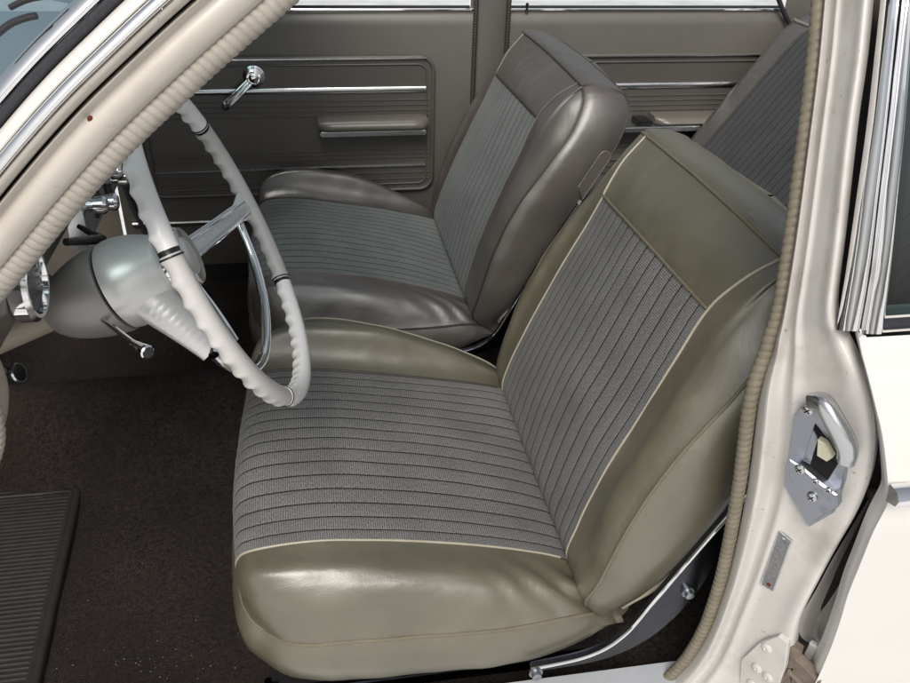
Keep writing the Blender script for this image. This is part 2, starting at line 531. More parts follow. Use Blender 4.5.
    def backvec(p):
        h = max(0, min(1, (p.z - zb - .26) / .46))
        if h < .37: return V((.040 + .0706 * (h / .37) ** .6, 0, -.004 - .022 * (h / .37)))
        return V((.1106 - .035 * (h - .37), 0, -.026 + .012 * (h - .37)))
    for f, out in ((0, 0), (.06, .006), (.2, .010), (.5, .012), (.8, .008), (1, 0)):
        ring = []
        for k, p in enumerate(loop):
            d = p - cz; o = V((d.x * .2, d.y, d.z)); t = (loop[min(k + 1, len(loop) - 1)] - loop[max(k - 1, 0)]).normalized()
            o = (o - t * o.dot(t)).normalized()
            q = p + backvec(p) * f + o * (out + .0025 * noise.noise(p * 17 + V((0, f * 3, 0))) * (1 if 0 < f < 1 else 0))
            ring.append(q)
        rings.append(ring)
    bk.grid(rings)
    rear = rings[-1]; half = len(rear) // 2
    bk.grid([[rear[k].lerp(rear[-1 - k], j / 8) + V((.012 * math.sin(math.pi * j / 8), 0, 0)) for j in range(9)] for k in range(half)])
    bk.build('backrest', lea, T)
    part(H, nv0, nv1, 0, ITOP, True).build('backrest_insert', clo, T)
    fwd = V((-.0012, 0, .0006))
    pipe([p + fwd for p in loop[2:-2]], .0021, po)
    pipe([p for p in rear[2:-2]], .0022, po)
    pipe([r[nv0] + fwd for r in H[8:]], .0017, pl); pipe([r[nv1] + fwd for r in H[8:]], .0017, pl)
    pipe([p + fwd for p in H[ITOP][nv0:nv1 + 1]], .0022, po)
    # pale edging of the back shell on the door side, with its rounded tab
    edge = [p + V((0, -.003, 0)) for p in rear[:len(rear) // 2] if .255 < p.z - zb < .60]
    tip = edge[-1]; dr = (edge[-1] - edge[-6]).normalized(); pr_ = V((-dr.z, 0, dr.x))
    flap = [tip - dr * .075 + pr_ * .002] + [tip + dr * (.012 + .011 * math.sin(a)) + pr_ * (.012 - .011 * math.cos(a)) for a in [math.pi * k / 10 for k in range(11)]] + [tip - dr * .06 + pr_ * .024]
    MB().prism(flap, V((0, -.005, 0)), .001).build('side_flap', lea, T)
    MB().tube(resample([p + V((0, -.005, 0)) for p in flap], .004), .0012, 8).build('flap_edging', M['pipe_faint'], T)
    edge = edge[:-8]
    MB().tube(resample(spline(edge, 3), .004), .0030, 8).build('edge_trim', M['pipe_light'] if pl is M['pipe_light'] else M['pipe_grey'], T)
    hb = MB()
    up_ = [(.538, .2045), (.613, .216), (.656, .248), (.691, .315), (.750, .43), (.80, .52)]
    dn_ = [(.815, .48), (.763, .385), (.735, .300), (.690, .236), (.629, .205), (.538, .1985)]
    up_ = [(x - .006, z + .009) for x, z in up_]; dn_ = [(x - .006, z + .009) for x, z in dn_]
    out2 = [V((x, .074, z)) + O for x, z in [tuple(q[:2]) for q in spline([V((a, b, 0)) for a, b in up_], 5)] + [tuple(q[:2]) for q in spline([V((a, b, 0)) for a, b in dn_], 5)]]
    hb.prism(out2, V((0, .010, 0)), .002)
    rim = [V((x, .0745, z - .001)) + O for x, z in up_]
    ha = hb.build('hinge_arm', M['darksteel'], T)
    MB().tube(spline(rim, 8), .0022, 8).build('rim', M['chrome'], ha)
    for x, z, r in ((.538, .208, .009), (.721, .327, .008)):
        c = V((x, .074, z)) + O
        MB().lathe(c, (0, -1, 0), [(0, r), (.003, r), (.003, r * .7), (.009, r * .66), (.010, r * .3)], 20).build('bolt', M['steel'], ha)
    fr = MB(); fr.box(V((.20, .16, .10)) + O, V((.66, .62, .21)) + O); fr.build('seat_base', M['dark'], T, bevel=.01)
    for y in (.15, .60):
        rl = MB(); rl.box(V((.19, y, .105)) + O, V((.64, y + .028, .125)) + O); rl.build('seat_rail', M['darksteel'], T, bevel=.002)
    return T


BASE0 = V((.42, .39, .10))
make_seat(BASE0, 'olive leather bucket seat with grey striped cloth, nearest the open door', (M['olive'], M['cloth'], M['pipe_light'], M['pipe_dark'], M['pipe_olive']))
make_seat(BASE0 + V((-.010, .742, 0)), 'bucket seat in the same leather, shade painted in as brown, with teal grey striped cloth, beside the far door', (M['brown'], M['cloth2'], M['pipe_faint'], M['pipe_dark'], M['pipe_dark']))

# ------------------------------------------------------------------ rear seat
RB = V((1.45, .74, .10))
R_ = empty('rear_bench_seat', RB, 'dark leather rear bench seat with narrow striped cloth behind the front seats', 'car seat')
Rn = []
for x, z in ((1.13, .26), (1.17, .36), (1.235, .46), (1.305, .56), (1.375, .66), (1.44, .745), (1.50, .775)):
    row = []
    for y, d in ((.10, .03), (.16, .0), (.24, -.008), (.74, -.014), (1.255, -.008), (1.335, 0.0), (1.40, .035)):
        row.append(V((x + d, y, z - .25 * d)))
    Rn.append(row)
NVr = 20; Gr = net(Rn, 8, NVr)
lt = MB(); lt.grid([r[:2 * NVr + 1] for r in Gr]); lt.grid([r[4 * NVr:] for r in Gr]); lt.grid([r[2 * NVr:4 * NVr + 1] for r in Gr[42:]])
lt.grid([[r[-1] + V((.02 * k, .0, -.006 * k)) for k in range(6)] for r in Gr])
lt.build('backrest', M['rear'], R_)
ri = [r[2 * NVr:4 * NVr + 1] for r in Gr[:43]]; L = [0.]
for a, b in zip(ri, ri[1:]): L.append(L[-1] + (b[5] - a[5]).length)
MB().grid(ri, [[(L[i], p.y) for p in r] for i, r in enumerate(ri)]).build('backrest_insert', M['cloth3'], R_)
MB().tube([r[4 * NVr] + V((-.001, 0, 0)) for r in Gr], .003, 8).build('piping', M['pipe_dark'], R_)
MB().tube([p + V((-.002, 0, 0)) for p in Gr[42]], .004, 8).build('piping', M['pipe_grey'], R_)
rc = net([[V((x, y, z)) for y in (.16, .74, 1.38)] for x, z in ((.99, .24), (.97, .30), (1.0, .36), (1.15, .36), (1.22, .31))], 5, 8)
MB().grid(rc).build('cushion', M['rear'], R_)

BD = empty('car', (.72, .0, .1), 'white painted car seen through its open driver doorway, brown door trim inside', 'car')
# ------------------------------------------------------------------ far doors
def rrect(x0, x1, z0, z1, r, n=6, shear=0):
    pts = []
    for cx, cz, a0 in ((x1 - r, z1 - r, 0), (x0 + r, z1 - r, 90), (x0 + r, z0 + r, 180), (x1 - r, z0 + r, 270)):
        for k in range(n + 1):
            a = math.radians(a0 + 90 * k / n); pts.append((cx + r * math.cos(a), cz + r * math.sin(a)))
    return pts


def chrome_bar(parent, x0, x1, z, h=.010, y=None, mat='dullchrome', name='chrome_strip', d=.005):
    y = YD - .012 if y is None else y
    mb = MB(); prof = [(-h / 2, 0), (-h / 2, -d * .6), (-h * .25, -d), (h * .25, -d), (h / 2, -d * .6), (h / 2, 0)]
    mb.grid([[(x, y + b, z + a) for a, b in prof] for x in (x0, x1)]); k = len(mb.v)
    mb.f += [list(range(k - 6, k)), list(range(k - 12, k - 6))]
    return mb.build(name, M[mat], parent)


def ridge(mb, x0, x1, z, y, r=.0018):
    mb.tube([(x0, y, z), (x1, y, z)], r, 6)


def zz(py, px=430):   # height on the door plane of a picture row
    return at(px, py, 'y', YD).z


ZB = zz(10)
def far_door(x0, x1, tx0, tx1, label, rear=False):
    sk = MB()
    prof = [(.12, .03), (.20, .0), (ZB - .035, 0.0), (ZB - .012, .006), (ZB - .004, .016), (ZB - .004, .05)]
    xs = [x0 + (x1 - x0) * i / 10 for i in range(11)]
    sk.grid([[(x, YD + b, a) for a, b in prof] for x in xs])
    sk.grid([[(x0, YD + b + d, a) for a, b in prof] for d in (0, .06)]); sk.grid([[(x1, YD + b + d, a) for a, b in prof] for d in (0, .06)])
    T = sk.build('door', M['doorpaint'], BD, label=label)
    zt, zbm = zz(54), zz(188)
    o = rrect(tx0, tx1, zbm, zt, .035)
    pn = MB(); pn.prism([(x, YD + .001, z) for x, z in o], (0, -.010, 0), .004)
    for py in (98, 103, 108, 113, 147, 151, 155, 170, 176):
        ridge(pn, tx0 + .012, tx1 - .012, zz(py), YD - .0095)
    pn.build('trim_panel', M['doortrim'], T, weld=False)
    oo = [V((x, YD - .009, z)) for x, z in rrect(tx0 + .004, tx1 - .004, zbm + .004, zt - .004, .033)]
    MB().tube(oo + [oo[0]], .0045, 8).build('trim_bead', M['doortrim'], T)
    oi = [V((x, YD - .0105, z)) for x, z in rrect(tx0 + .02, tx1 - .02, zbm + .02, zt - .02, .022)]
    MB().tube(oi + [oi[0]], .0022, 8).build('trim_bead', M['doortrim'], T)
    chrome_bar(T, tx0 + .012, tx1 - .022, zz(56.5), .004, YD - .011)
    chrome_bar(T, tx0 + .022, tx1 - .022, zz(87.5), .013, YD - .0095)
    chrome_bar(T, tx0 + .022, tx1 - .022, zz(163), .005, YD - .0095)
    chrome_bar(T, x0, x1, ZB - .0005, .006, YD + .014, 'chrome', 'sill_strip', .006)
    gl = MB(); gl.grid([[(x, YD + .035 - .25 * (z - ZB), z) for z in (ZB - .03, ZB + .36)] for x in (x0 + .01, x1 - .01)])
    gl.build('window_glass', M['glass'], T)
    fl_ = MB(); fl_.tube([(x0 + .01, YD + .022, ZB + .004), (x1 - .01, YD + .022, ZB + .004)], .003, 6); fl_.build('window_seal', M['rubber'], T)
    return T


XA0 = at(120, 200, 'y', YD).x; XB0 = at(472, 100, 'y', YD).x; XB1 = at(507, 30, 'y', YD).x
fd = far_door(XA0, XB0, at(141, 140, 'y', YD).x, at(434, 100, 'y', YD).x, 'far front car door with window crank and brown ribbed trim panel')
chrome_bar(fd, XA0 + .02, XB0, zz(222, 190), .012, YD - .004)
# armrest
ax0, ax1 = at(318, 128, 'y', YD - .05).x, at(428, 128, 'y', YD - .05).x
za = at(370, 128, 'y', YD - .05).z
ar = MB(); pr = [(-.0, .020), (-.045, .020), (-.058, .013), (-.060, .004), (-.055, -.004), (0, -.004)]
rows = []
for k in range(15):
    f = k / 14; x = ax0 + (ax1 - ax0) * f; sc = 1 - .25 * max(0, 1 - min(f, 1 - f) / .07) ** 2
    rows.append([(x, YD - .009 + a * sc, za + b * (sc * .6 + .4)) for a, b in pr])
ar.grid(rows); k0 = len(ar.v); ar.f += [list(range(k0 - 6, k0)), list(range(0, 6))]
arm = ar.build('armrest', M['armrest'], fd, angle=60)
bs = MB(); bs.box((ax0 + .004, YD - .058, za - .018), (ax1 - .004, YD - .009, za - .0045)); bs.build('armrest_base', M['dullchrome'], fd, bevel=.003)
# window crank
cc = at(254, 76, 'y', YD - .012)
ck = MB(); ck.lathe(cc, (0, -1, 0), [(0, .025), (.004, .025), (.007, .021), (.010, .0205), (.013, .0165), (.019, .016), (.0195, .0135), (.0185, .0125), (.0195, .0115), (.021, .010), (.022, .0)], 28)
ckr = ck.build('window_crank', M['chrome'], fd)
ce = at(226, 105, 'y', YD - .035)
hn = MB(); p0 = cc + V((0, -.013, 0)); side = (ce - p0).cross(V((0, 1, 0))).normalized()
for sgn in (-1, 1):
    a, b = p0 + side * .006 * sgn, ce + side * .008 * sgn
    hn.tube([a, a.lerp(b, .5) + V((0, -.004, 0)), b], .0032, 8)
hn.tube([p0, p0.lerp(ce, .5), ce], .0042, 8)
hn.build('crank_handle', M['chrome'], fd, weld=False)
MB().lathe(ce + V((0, .004, 0)), (0, -1, 0), [(0, .004), (.003, .008), (.018, .009), (.022, .006), (.023, 0)], 16).build('crank_knob', M['black'], fd)

rd = far_door(XB1, at(786, 20, 'y', YD).x, at(560, 100, 'y', YD).x, at(772, 60, 'y', YD).x, 'far rear car door with slim armrest, beyond the front seats', True)
ra0, ra1 = at(655, 122, 'y', YD - .06).x, at(723, 122, 'y', YD - .06).x; zr = at(690, 122, 'y', YD - .06).z
ar = MB(); rows = []
for k in range(13):
    f = k / 12; x = ra0 + (ra1 - ra0) * f; sc = 1 - .3 * max(0, 1 - min(f, 1 - f) / .12) ** 2
    rows.append([(x, YD - .009 + a * 1.25 * sc, zr + b * .7) for a, b in pr])
ar.grid(rows); k0 = len(ar.v); ar.f += [list(range(k0 - 6, k0)), list(range(0, 6))]
arm = ar.build('armrest', M['armrest'], rd, angle=60)
bs = MB(); bs.box((ra0 - .10, YD - .078, zr - .018), (ra1 - .006, YD - .009, zr - .004)); bs.build('armrest_base', M['dullchrome'], rd, bevel=.003)
at_ = MB(); at_.box((ra0 - .045, YD - .066, zr - .004), (ra0 - .008, YD - .012, zr + .006)); at_.build('ashtray', M['black'], rd, bevel=.002)
pk = at(527, 8, 'y', YD + .004)
MB().lathe((pk.x, YD + .004, ZB - .004), (0, 0, 1), [(0, .004), (.004, .003), (.012, .0025), (.015, .004), (.019, .003), (.020, 0)], 12).build('lock_pin', M['black'], rd)
# rear edge weather strip
rs = [at(px, py, 'y', YD - .01) for px, py in ((774, -14), (782, 8), (795, 40), (788, 66), (760, 105), (735, 140), (700, 185), (660, 240))]
MB().tube(spline(rs, 8), .006, 10).build('weatherstrip', M['rubber'], rd)

# ------------------------------------------------------------------ car body
# far centre pillar and its lacing, kick panel, rear quarter
pb = MB(); pb.grid([[(XB0 - .01 + (XB1 - XB0 + .02) * i / 6, YD + .012 - .010 * math.sin(math.pi * i / 6), z) for z in (.1, .4, ZB, ZB + .12, ZB + .35)] for i in range(7)])
pb.build('centre_pillar', M['doorpaint'], BD)
for px in (474, 506):
    a = at(px, 60, 'y', YD - .004)
    windlace([V((a.x, YD - .002, .12)), V((a.x, YD - .002, ZB)), V((a.x + .004, YD + .01, ZB + .3))], .0055, .006).build('weatherstrip', M['pipe_dark'], BD)
kp = MB(); kp.grid([[(x, YD - .01 - .25 * (XA0 - x) * 0, z) for z in (.06, .3, .6, ZB)] for x in (-.62, -.4, XA0 - .005)])
kp.build('kick_panel', M['dash'], BD)
fs = [at(px, py, 'y', YD - .008) for px, py in ((112, 130), (118, 168), (128, 196), (140, 222), (156, 250), (170, 262))]
windlace(spline(fs, 8), .0065, .006).build('weatherstrip', M['rubber'], BD)
qp = MB(); q0 = at(786, 20, 'y', YD).x
qp.grid([[(x, YD + .01 - .02 * (x - q0), z) for z in (.1, .5, ZB + .01, ZB + .05)] for x in (q0 - .005, q0 + .1, q0 + .4)])
qp.build('quarter_panel', M['doorpaint'], BD)
sb = MB(); sb.box((-.6, YD - .02, .02), (1.5, YD + .08, .125)); sb.build('far_sill', M['dark'], BD)
fp = MB(); fp.box((-.75, .09, -.02), (1.9, 1.46, .03)); fp.build('floor_pan', M['dark'], BD)
fw = MB(); fw.box((-.70, .10, .03), (-.64, 1.45, .70)); fw.build('firewall', M['dark'], BD)
rb = MB(); rb.box((1.62, .12, .03), (1.66, 1.42, .74)); rb.build('rear_bulkhead', M['dark'], BD)
# ---- windshield pillar: layers swept along the raked pillar line
PB = [V((-.13, .075, .60)), V((-.05, .085, .688)), V((.03, .095, .766)), V((.10, .100, .838)), V((.165, .106, .902)), V((.225, .115, .955)), V((.290, .128, 1.004)), V((.38, .15, 1.05))]
wl_px = [(-30, 336), (0, 303), (35, 262), (70, 220), (105, 180), (140, 143), (180, 105), (220, 68), (262, 31), (300, -2), (345, -40)]
wl_y = [.092, .094, .096, .098, .100, .103, .107, .112, .118, .124, .130]
# centre line of the beige lacing: inner edge of it lies on the pixels above
PILL = [at(px - 9, py - 9, 'y', y) for (px, py), y in zip(wl_px, wl_y)]
PILL = [PILL[0] + (PILL[0] - PILL[1]) * 2] + PILL + [PILL[-1] + (PILL[-1] - PILL[-2]) * 2]
PS = spline(PILL, 6)
axis = (PILL[-1] - PILL[0]).normalized(); bdir = V((-axis.z, 0, axis.x)).normalized()   # forward and up, square to the pillar
ydir = V((0, -1, 0))
windlace(PS, .0105, .0068, 1.3).build('weatherstrip', M['lace'], BD)


def layer(name, mat, prof, smooth=3, angle=30):
    p = spline([V((a, b, 0)) for a, b in prof], smooth) if smooth else [V((a, b, 0)) for a, b in prof]
    mb = MB(); mb.grid(strip(PS, [(q.x * .617, q.y * .8) for q in p], ydir, bdir)); return mb.build(name, M[mat], BD, angle=angle)


layer('pillar', 'beige', [(.006, -.004), (.013, .010), (.020, .017), (.034, .022), (.045, .020), (.050, .016), (.054, .018), (.0595, .024), (.062, .020), (.0625, .0)], 3)
layer('pillar_gap', 'dark', [(.0625, .006), (.0655, .006)], 0)
layer('drip_rail', 'beige', [(.0655, .004), (.0658, .022), (.070, .031), (.077, .034), (.0795, .030)], 3)
layer('drip_moulding', 'chrome', [(.0795, .028), (.081, .036), (.087, .040), (.094, .036), (.0955, .028)], 3)
layer('pillar_skin', 'white', [(.0955, .026), (.098, .030), (.106, .028), (.111, .020), (.112, .012)], 3)
layer('windshield_gasket', 'rubber', [(.111, .012), (.114, .020), (.119, .021), (.125, .016), (.127, .008)], 3)
layer('windshield_moulding', 'chrome', [(.127, .006), (.129, .013), (.137, .012), (.146, .004), (.148, -.004)], 3)
# glass: starts at the moulding and bows forward across the car
ws = MB(); rows = []
for p in PS:
    row = []
    for k in range(15):
        f = k / 14
        row.append(p + bdir * (.090 + .16 * math.sin(math.pi * f) ** .7) + V((0, (1.30 - 2 * p.y + .18) * f, 0)))
    rows.append(row)
ws.grid(rows); wsh = ws.build('windshield', M['shield'], BD)
flat = [(p, i, j) for i, r in enumerate(rows) for j, p in enumerate(r) if j < 6]
def on_glass(px, py):
    p = min(flat, key=lambda q: math.hypot(*(V(pjx(q[0])) - V((px, py)))))[0]
    d = ray(px, py); return CP + d * ((p - CP).dot(FW)) + bdir * .004 - FW * .004
for pts, r in (([(-8, 50), (4, 41), (18, 30), (34, 24), (44, 22)], .0026), ([(18, 14), (30, 8), (44, 4), (58, 3)], .0022)):  # dark arcs stand in for reflections in the windshield
    MB().tube(resample(spline([on_glass(*q) for q in pts], 4), .006), r, 8).build('glass_reflection', M['rubber'], BD)
# small rust spot on the pillar
sp = at(91, 121, 'y', .045)
# lower front edge of the doorway
lf = [at(px, py, 'y', .08) for px, py in ((-50, 350), (-26, 372), (-14, 400), (-8, 425), (-8, 445), (-16, 468), (-40, 510))]
windlace(spline(lf, 8), .0105, .0072, 1.2).build('weatherstrip', M['lace'], BD)
lf2 = [at(px, py, 'y', .11) for px, py in ((-30, 345), (-14, 360), (-5, 380), (-3, 400), (-7, 424), (-16, 440))]
MB().tube(spline(lf2, 6), .010, 10).build('trim_edge', M['tube'], BD)

# ---- centre pillar on the near side: jamb face between lacing and outer flange
ROW = [  # py, lacing px, lacing y, outer px, outer y
    (-30, 823, .130, 872, .075), (0, 820, .120, 868, .062), (60, 814.5, .100, 862, .045), (130, 806, .080, 852, .026), (240, 791, .055, 840, .000),
    (310, 779, .045, 832, -.016), (335, 771, .043, 840, -.022), (352, 766, .042, 848, -.032), (375, 757, .041, 859, -.045), (400, 750.5, .040, 868, -.055), (440, 745, .040, 873, -.060),
    (480, 740, .041, 869, -.060), (515, 734, .043, 856, -.056), (545, 728.5, .045, 839, -.052), (580, 720.5, .047, 820, -.048), (610, 711, .050, 804, -.045),
    (628, 704, .053, 797, -.044), (650, 692, .058, 793, -.043), (672, 674, .066, 790, -.043), (700, 640, .076, 786, -.043), (730, 592, .085, 782, -.043)]
lacp = [at(px, py, 'y', y) for py, px, y, _, _ in ROW]
lac_path = spline(lacp, 6)
windlace(lac_path, .0074, .0082, 1.1, .17).build('weatherstrip', M['laceo'], BD)
FR = [(0.06, -.003), (.12, .003), (.17, .006), (.21, .001), (.25, -.003), (.31, -.002), (.36, .002), (.45, 0), (.6, 0), (.75, 0), (.88, .001), (.95, .0), (.985, -.004), (1.0, -.010), (1.0, -.022)]
ctrl = []
for py, p0, y0, p1, y1 in ROW:
    row = []
    for f, h in FR:
        p = at(p0 + (p1 - p0) * f, py, 'y', y0 + (y1 - y0) * f)
        row.append(p + V((-.7, -.7, 0)) * h * (1.6 if f < .9 else 1))
    ctrl.append(row)
jr = net(ctrl, 4, 3)
# depressed pan and bulge that the pressing has
for r in jr:
    for p in r:
        d = (p - at(818, 560, 'y', -.035)); d2 = d.length
        p += V((.7, .7, 0)) * (.006 * math.exp(-(d2 / .03) ** 2))
MB().grid(jr).build('door_jamb', M['jamb'], BD, angle=60)

# plane of the jamb where the striker sits
jp = at(825, 455, 'y', .040 + (-.060 - .040) * (825 - 747) / (872 - 747))
ja = at(760, 455, 'y', .040 - .1 * (760 - 747) / 125); jb = at(865, 455, 'y', .040 - .1 * (865 - 747) / 125)
jc = at(770, 590, 'y', .048 - .095 * (770 - 719) / (815 - 719))
jn = (jb - ja).cross(jc - ja).normalized()
if jn.dot(CP - ja) < 0: jn = -jn


def jpoly(pts, off=0.): return [atp(px, py, jp + jn * off, jn) for px, py in pts]


def jplane(px, py):
    bi = min(((i, j) for i in range(1, len(jr) - 1) for j in range(1, len(jr[0]) - 6)), key=lambda q: math.hypot(*(V(pjx(jr[q[0]][q[1]])) - V((px, py)))))
    i, j = bi; n = (jr[i + 1][j] - jr[i - 1][j]).cross(jr[i][j + 3] - jr[i][max(0, j - 3)]).normalized()
    return jr[i][j].copy(), (n if n.dot(CP - jr[i][j]) > 0 else -n)


jp, jn = jplane(824, 455); jp = jp + jn * .0045
stp = MB()
stp.prism(jpoly([(804, 404), (811, 397), (821, 396), (830, 401), (854, 455), (852, 472), (842, 502), (818, 516), (793, 475), (794, 455), (798, 445)], -.014), jn * .019, .0012)
st = stp.build('striker_plate', M['steel'], BD, angle=25)
MB().prism(jpoly([(815, 424), (820, 430), (838, 456), (838, 464), (828, 480), (808, 462), (804, 459)], .0052), jn * .0008).build('pocket_shade', M['dark'], st)  # thin dark slab paints the shadow inside the pocket
MB().prism(jpoly([(805, 459), (815, 428), (820, 437), (812, 463)], .0055), jn * .004, .001).build('striker_guide', M['steel'], st, angle=25)
MB().prism(jpoly([(821, 436), (828, 440), (836, 454), (830, 458), (820, 452)], .006), jn * .007, .001).build('wedge', M['amber'], st)
br = MB(); bp = [atp(px, py, jp + jn * o, jn) for px, py, o in ((814, 401, .008), (824, 404, .013), (834, 420, .016), (844, 438, .016), (848, 450, .014), (847, 459, .010))]
br.tube(resample(spline(bp, 5), .003), .0085, 12, True, lambda i, th: .0082 + .0015 * abs(math.sin(2 * th)))
br.build('striker_bar', M['dullchrome'], st, angle=50)
MB().prism(jpoly([(793, 474), (794, 454), (808, 463), (826, 478), (842, 490), (842, 502), (818, 516)], .005), jn * .010, .0018).build('striker_block', M['steel'], st, angle=25)
for px, py, o in ((808, 410, .006), (800, 469, .0155), (812, 497, .0155), (816, 481, .0155), (829, 490, .0155)):
    c = atp(px, py, jp + jn * o, jn); r = .0052 if py < 475 or px < 815 else .0034
    sc = MB(); sc.lathe(c, jn, [(0, r), (.0012, r), (.0022, r * .8), (.0026, r * .3), (.0026, 0)], 18)
    e1 = jn.orthogonal().normalized(); e2 = jn.cross(e1)
    for e, g_ in ((e1, e2), (e2, e1)):
        w_, h_ = e * r * .62, g_ * r * .13
        sc.prism([c + jn * .0022 - w_ - h_, c + jn * .0022 + w_ - h_, c + jn * .0022 + w_ + h_, c + jn * .0022 - w_ + h_], jn * .0006)
    so = sc.build('screw', M['dullchrome'], st, weld=False); so.data.materials.append(M['dark'])
    for q in so.data.polygons[-12:]: q.material_index = 1
jp, jn = jplane(777, 560)
dpl = jpoly([(762, 583), (780, 530), (792, 540), (774, 590)], .0005)
dp = MB().prism(dpl, jn * .002, .0006).build('data_plate', M['plate'], BD)
u_, v_ = (dpl[1] - dpl[0]), (dpl[3] - dpl[0])
fr_ = MB(); fr_.tube([p + jn * .002 for p in dpl] + [dpl[0] + jn * .002], .0007, 6); fr_.build('plate_rim', M['dullchrome'], dp)
MB().lathe(dpl[0] + u_ * .06 + v_ * .55 + jn * .002, jn, [(0, .0025), (.001, .0022), (.0015, 0)], 12).build('rivet', M['rust'], dp)
MB().lathe(dpl[0] + u_ * .93 + v_ * .5 + jn * .002, jn, [(0, .0020), (.001, .0018), (.0015, 0)], 12).build('rivet', M['dullchrome'], dp)
jp, jn = jplane(768, 660)
# lower door hinge with its bolts
hp_px = [(744, 657), (762, 640), (782, 633), (791, 640), (788, 664), (779, 690), (742, 690)]
hpl = MB().prism(jpoly(hp_px, .001), jn * .006, .0015).build('hinge_plate', M['jamb'], BD, angle=25)
for px, py in ((767, 648), (757, 668), (768, 677), (752, 684)):
    MB().lathe(atp(px, py, jp + jn * .007, jn), jn, [(0, .0065), (.0015, .0065), (.003, .0048), (.0032, .0020), (.002, .0012), (.002, 0)], 18).build('bolt', M['jamb'], hpl)
hk = MB()
for pts in ([(790, 636), (804, 646), (800, 664), (786, 662)], [(800, 652), (826, 676), (820, 690), (796, 680)], [(778, 668), (792, 660), (800, 690), (778, 692)]):
    hk.prism(jpoly(pts, -.012), jn * .012, .002)
hk.tube(jpoly([(776, 684), (790, 672), (808, 690)], .0), .004, 8)
hk.build('hinge_arm', M['grime'], BD, weld=False)
MB().prism(jpoly([(812, 640), (826, 648), (836, 668), (826, 684), (804, 690), (806, 650)], -.030), jn * .006, .002).build('hinge_bracket', M['jamb'], BD)

# sheets coloured dark as shade in the gap behind the flange, with the upper hinge bits
gp = MB(); gp.grid([[at(p1 + dx, py, 'y', y1 + .04) for dx in (-25, 60)] for py, _, _, p1, y1 in ROW]); gp.build('pillar_gap', M['gap'], BD)
gp = MB()
gp.grid([[at(px + dx, py, 'y', y + y0) for dx, y in ((-14, .045), (4, .040), (22, .042))] for px, py, y0 in ((876, -20, .07), (866, 120, .028), (849, 300, -.012), (845, 326, -.02))])
gp.build('pillar_gap', M['rubber'], BD)
for (px, py, dx, dy) in ((866, 372, 7, 16), (872, 400, 6, 9), (877, 425, 6, 8), (880, 448, 5, 10), (884, 478, 6, 12), (873, 492, 8, 8)):
    c = [at(px + sx * dx, py + sy * dy, 'y', -.012) for sx, sy in ((-1, -1), (1, -.8), (1, 1), (-1, .9))]
    MB().prism(c, V((-.004, -.014, .002)), .003).build('hinge_piece', M['grime'], BD)
# concave rear flank of the pillar below the striker
cf = []
for py, p0, p1 in ((500, 868, 892), (530, 850, 884), (560, 832, 872), (590, 816, 858), (615, 802, 846), (635, 800, 838), (645, 812, 834)):
    cf.append([at(p0 + (p1 - p0) * f, py, 'y', -.030 + .03 * math.sin(math.pi * min(1, f * 1.2)) - .012 * f) for f in (0, .2, .4, .6, .8, 1)])
MB().grid(net(cf, 4, 4)).build('pillar_flank', M['jamb'], BD, angle=60)
# sill plate
sl = MB()
s0 = [at(px, py, 'z', .165) for px, py in ((540, 700), (690, 655))]
yA, yB = .03, .112
sl.grid([[(x, y, z) for y, z in ((.092, .10), (.090, .160), (.084, .166), (.05, .166), (.02, .160), (.0, .140), (-.01, .05))] for x in (-.3, .3, .775)])
sl.build('sill', M['jamb'], BD, angle=30)
sp_ = MB(); sp_.grid([[(x, y, z) for y, z in ((.094, .162), (.089, .1705), (.052, .1705), (.048, .168))] for x in (.05, .4, .772)])
sp_.build('sill_plate', M['plateal'], BD, angle=30)
# rust mark
rp = min(PS, key=lambda p: math.hypot(*(V(pjx(p + bdir * .029 + ydir * .0155)) - V((91, 121)))))
MB().lathe(rp + bdir * .0285 + ydir * .0145, ydir + bdir * .2, [(0, .0028), (.0012, .0022), (.0016, 0)], 12).build('rust_spot', M['rust'], BD)

# ------------------------------------------------------------------ near rear door
LE = [(-1, 334, 861, -.030), (0, 350, 864, -.040), (0, 372, 870, -.055), (0, 400, 877, -.066), (0, 430, 884, -.074), (0, 460, 888, -.080), (0, 488, 890, -.083), (0, 500, 889, -.083),
      (0, 514, 882, -.082), (0, 530, 874, -.082), (0, 560, 862, -.080), (0, 590, 850, -.077), (0, 620, 841, -.074), (0, 650, 830, -.070), (0, 683, 815, -.066), (0, 720, 795, -.06)]
ctrl = []
for _, py, px, y in LE:
    a = at(px, py, 'y', y)
    ctrl.append([a + V((.006, .022, 0)), a + V((0, .006, 0)), a + V((.003, -.003, 0)), a + V((.012, -.006, 0)), V((a.x + .2, y - .014, a.z + .004)), V((a.x + .5, y - .016, a.z + .006))])
ND = MB().grid(net(ctrl, 4, 5)).build('door', M['white'], BD, angle=50, label='white outer door with twin chrome window frame and dark glass')
tp = at(861, 334, 'y', -.03)
top = MB(); top.grid([[(tp.x + dx, -.03 + b, tp.z + a) for a, b in ((0, 0), (.003, .006), (.003, .04))] for dx in (0, .2, .6)]); top.build('door_ledge', M['white'], ND)
mz = at(893, 497, 'y', -.095); mo = MB()
mo.grid([[(mz.x + dx, mz.y + b, mz.z + a) for a, b in ((.010, .006), (.009, -.004), (.003, -.010), (-.004, -.008), (-.008, .004))] for dx in (-.002, .1, .5)])
mo.f.append([0, 1, 2, 3, 4]); mo.build('side_moulding', M['chrome'], ND)
FRM = [(-30, 883, 901, 915, .075), (0, 880.5, 898, 911, .062), (60, 874, 892, 908, .046), (130, 866, 885, 903, .028), (200, 856, 877, 897, .010), (270, 846, 869, 890, -.008), (330, 836, 859, 882, -.024)]
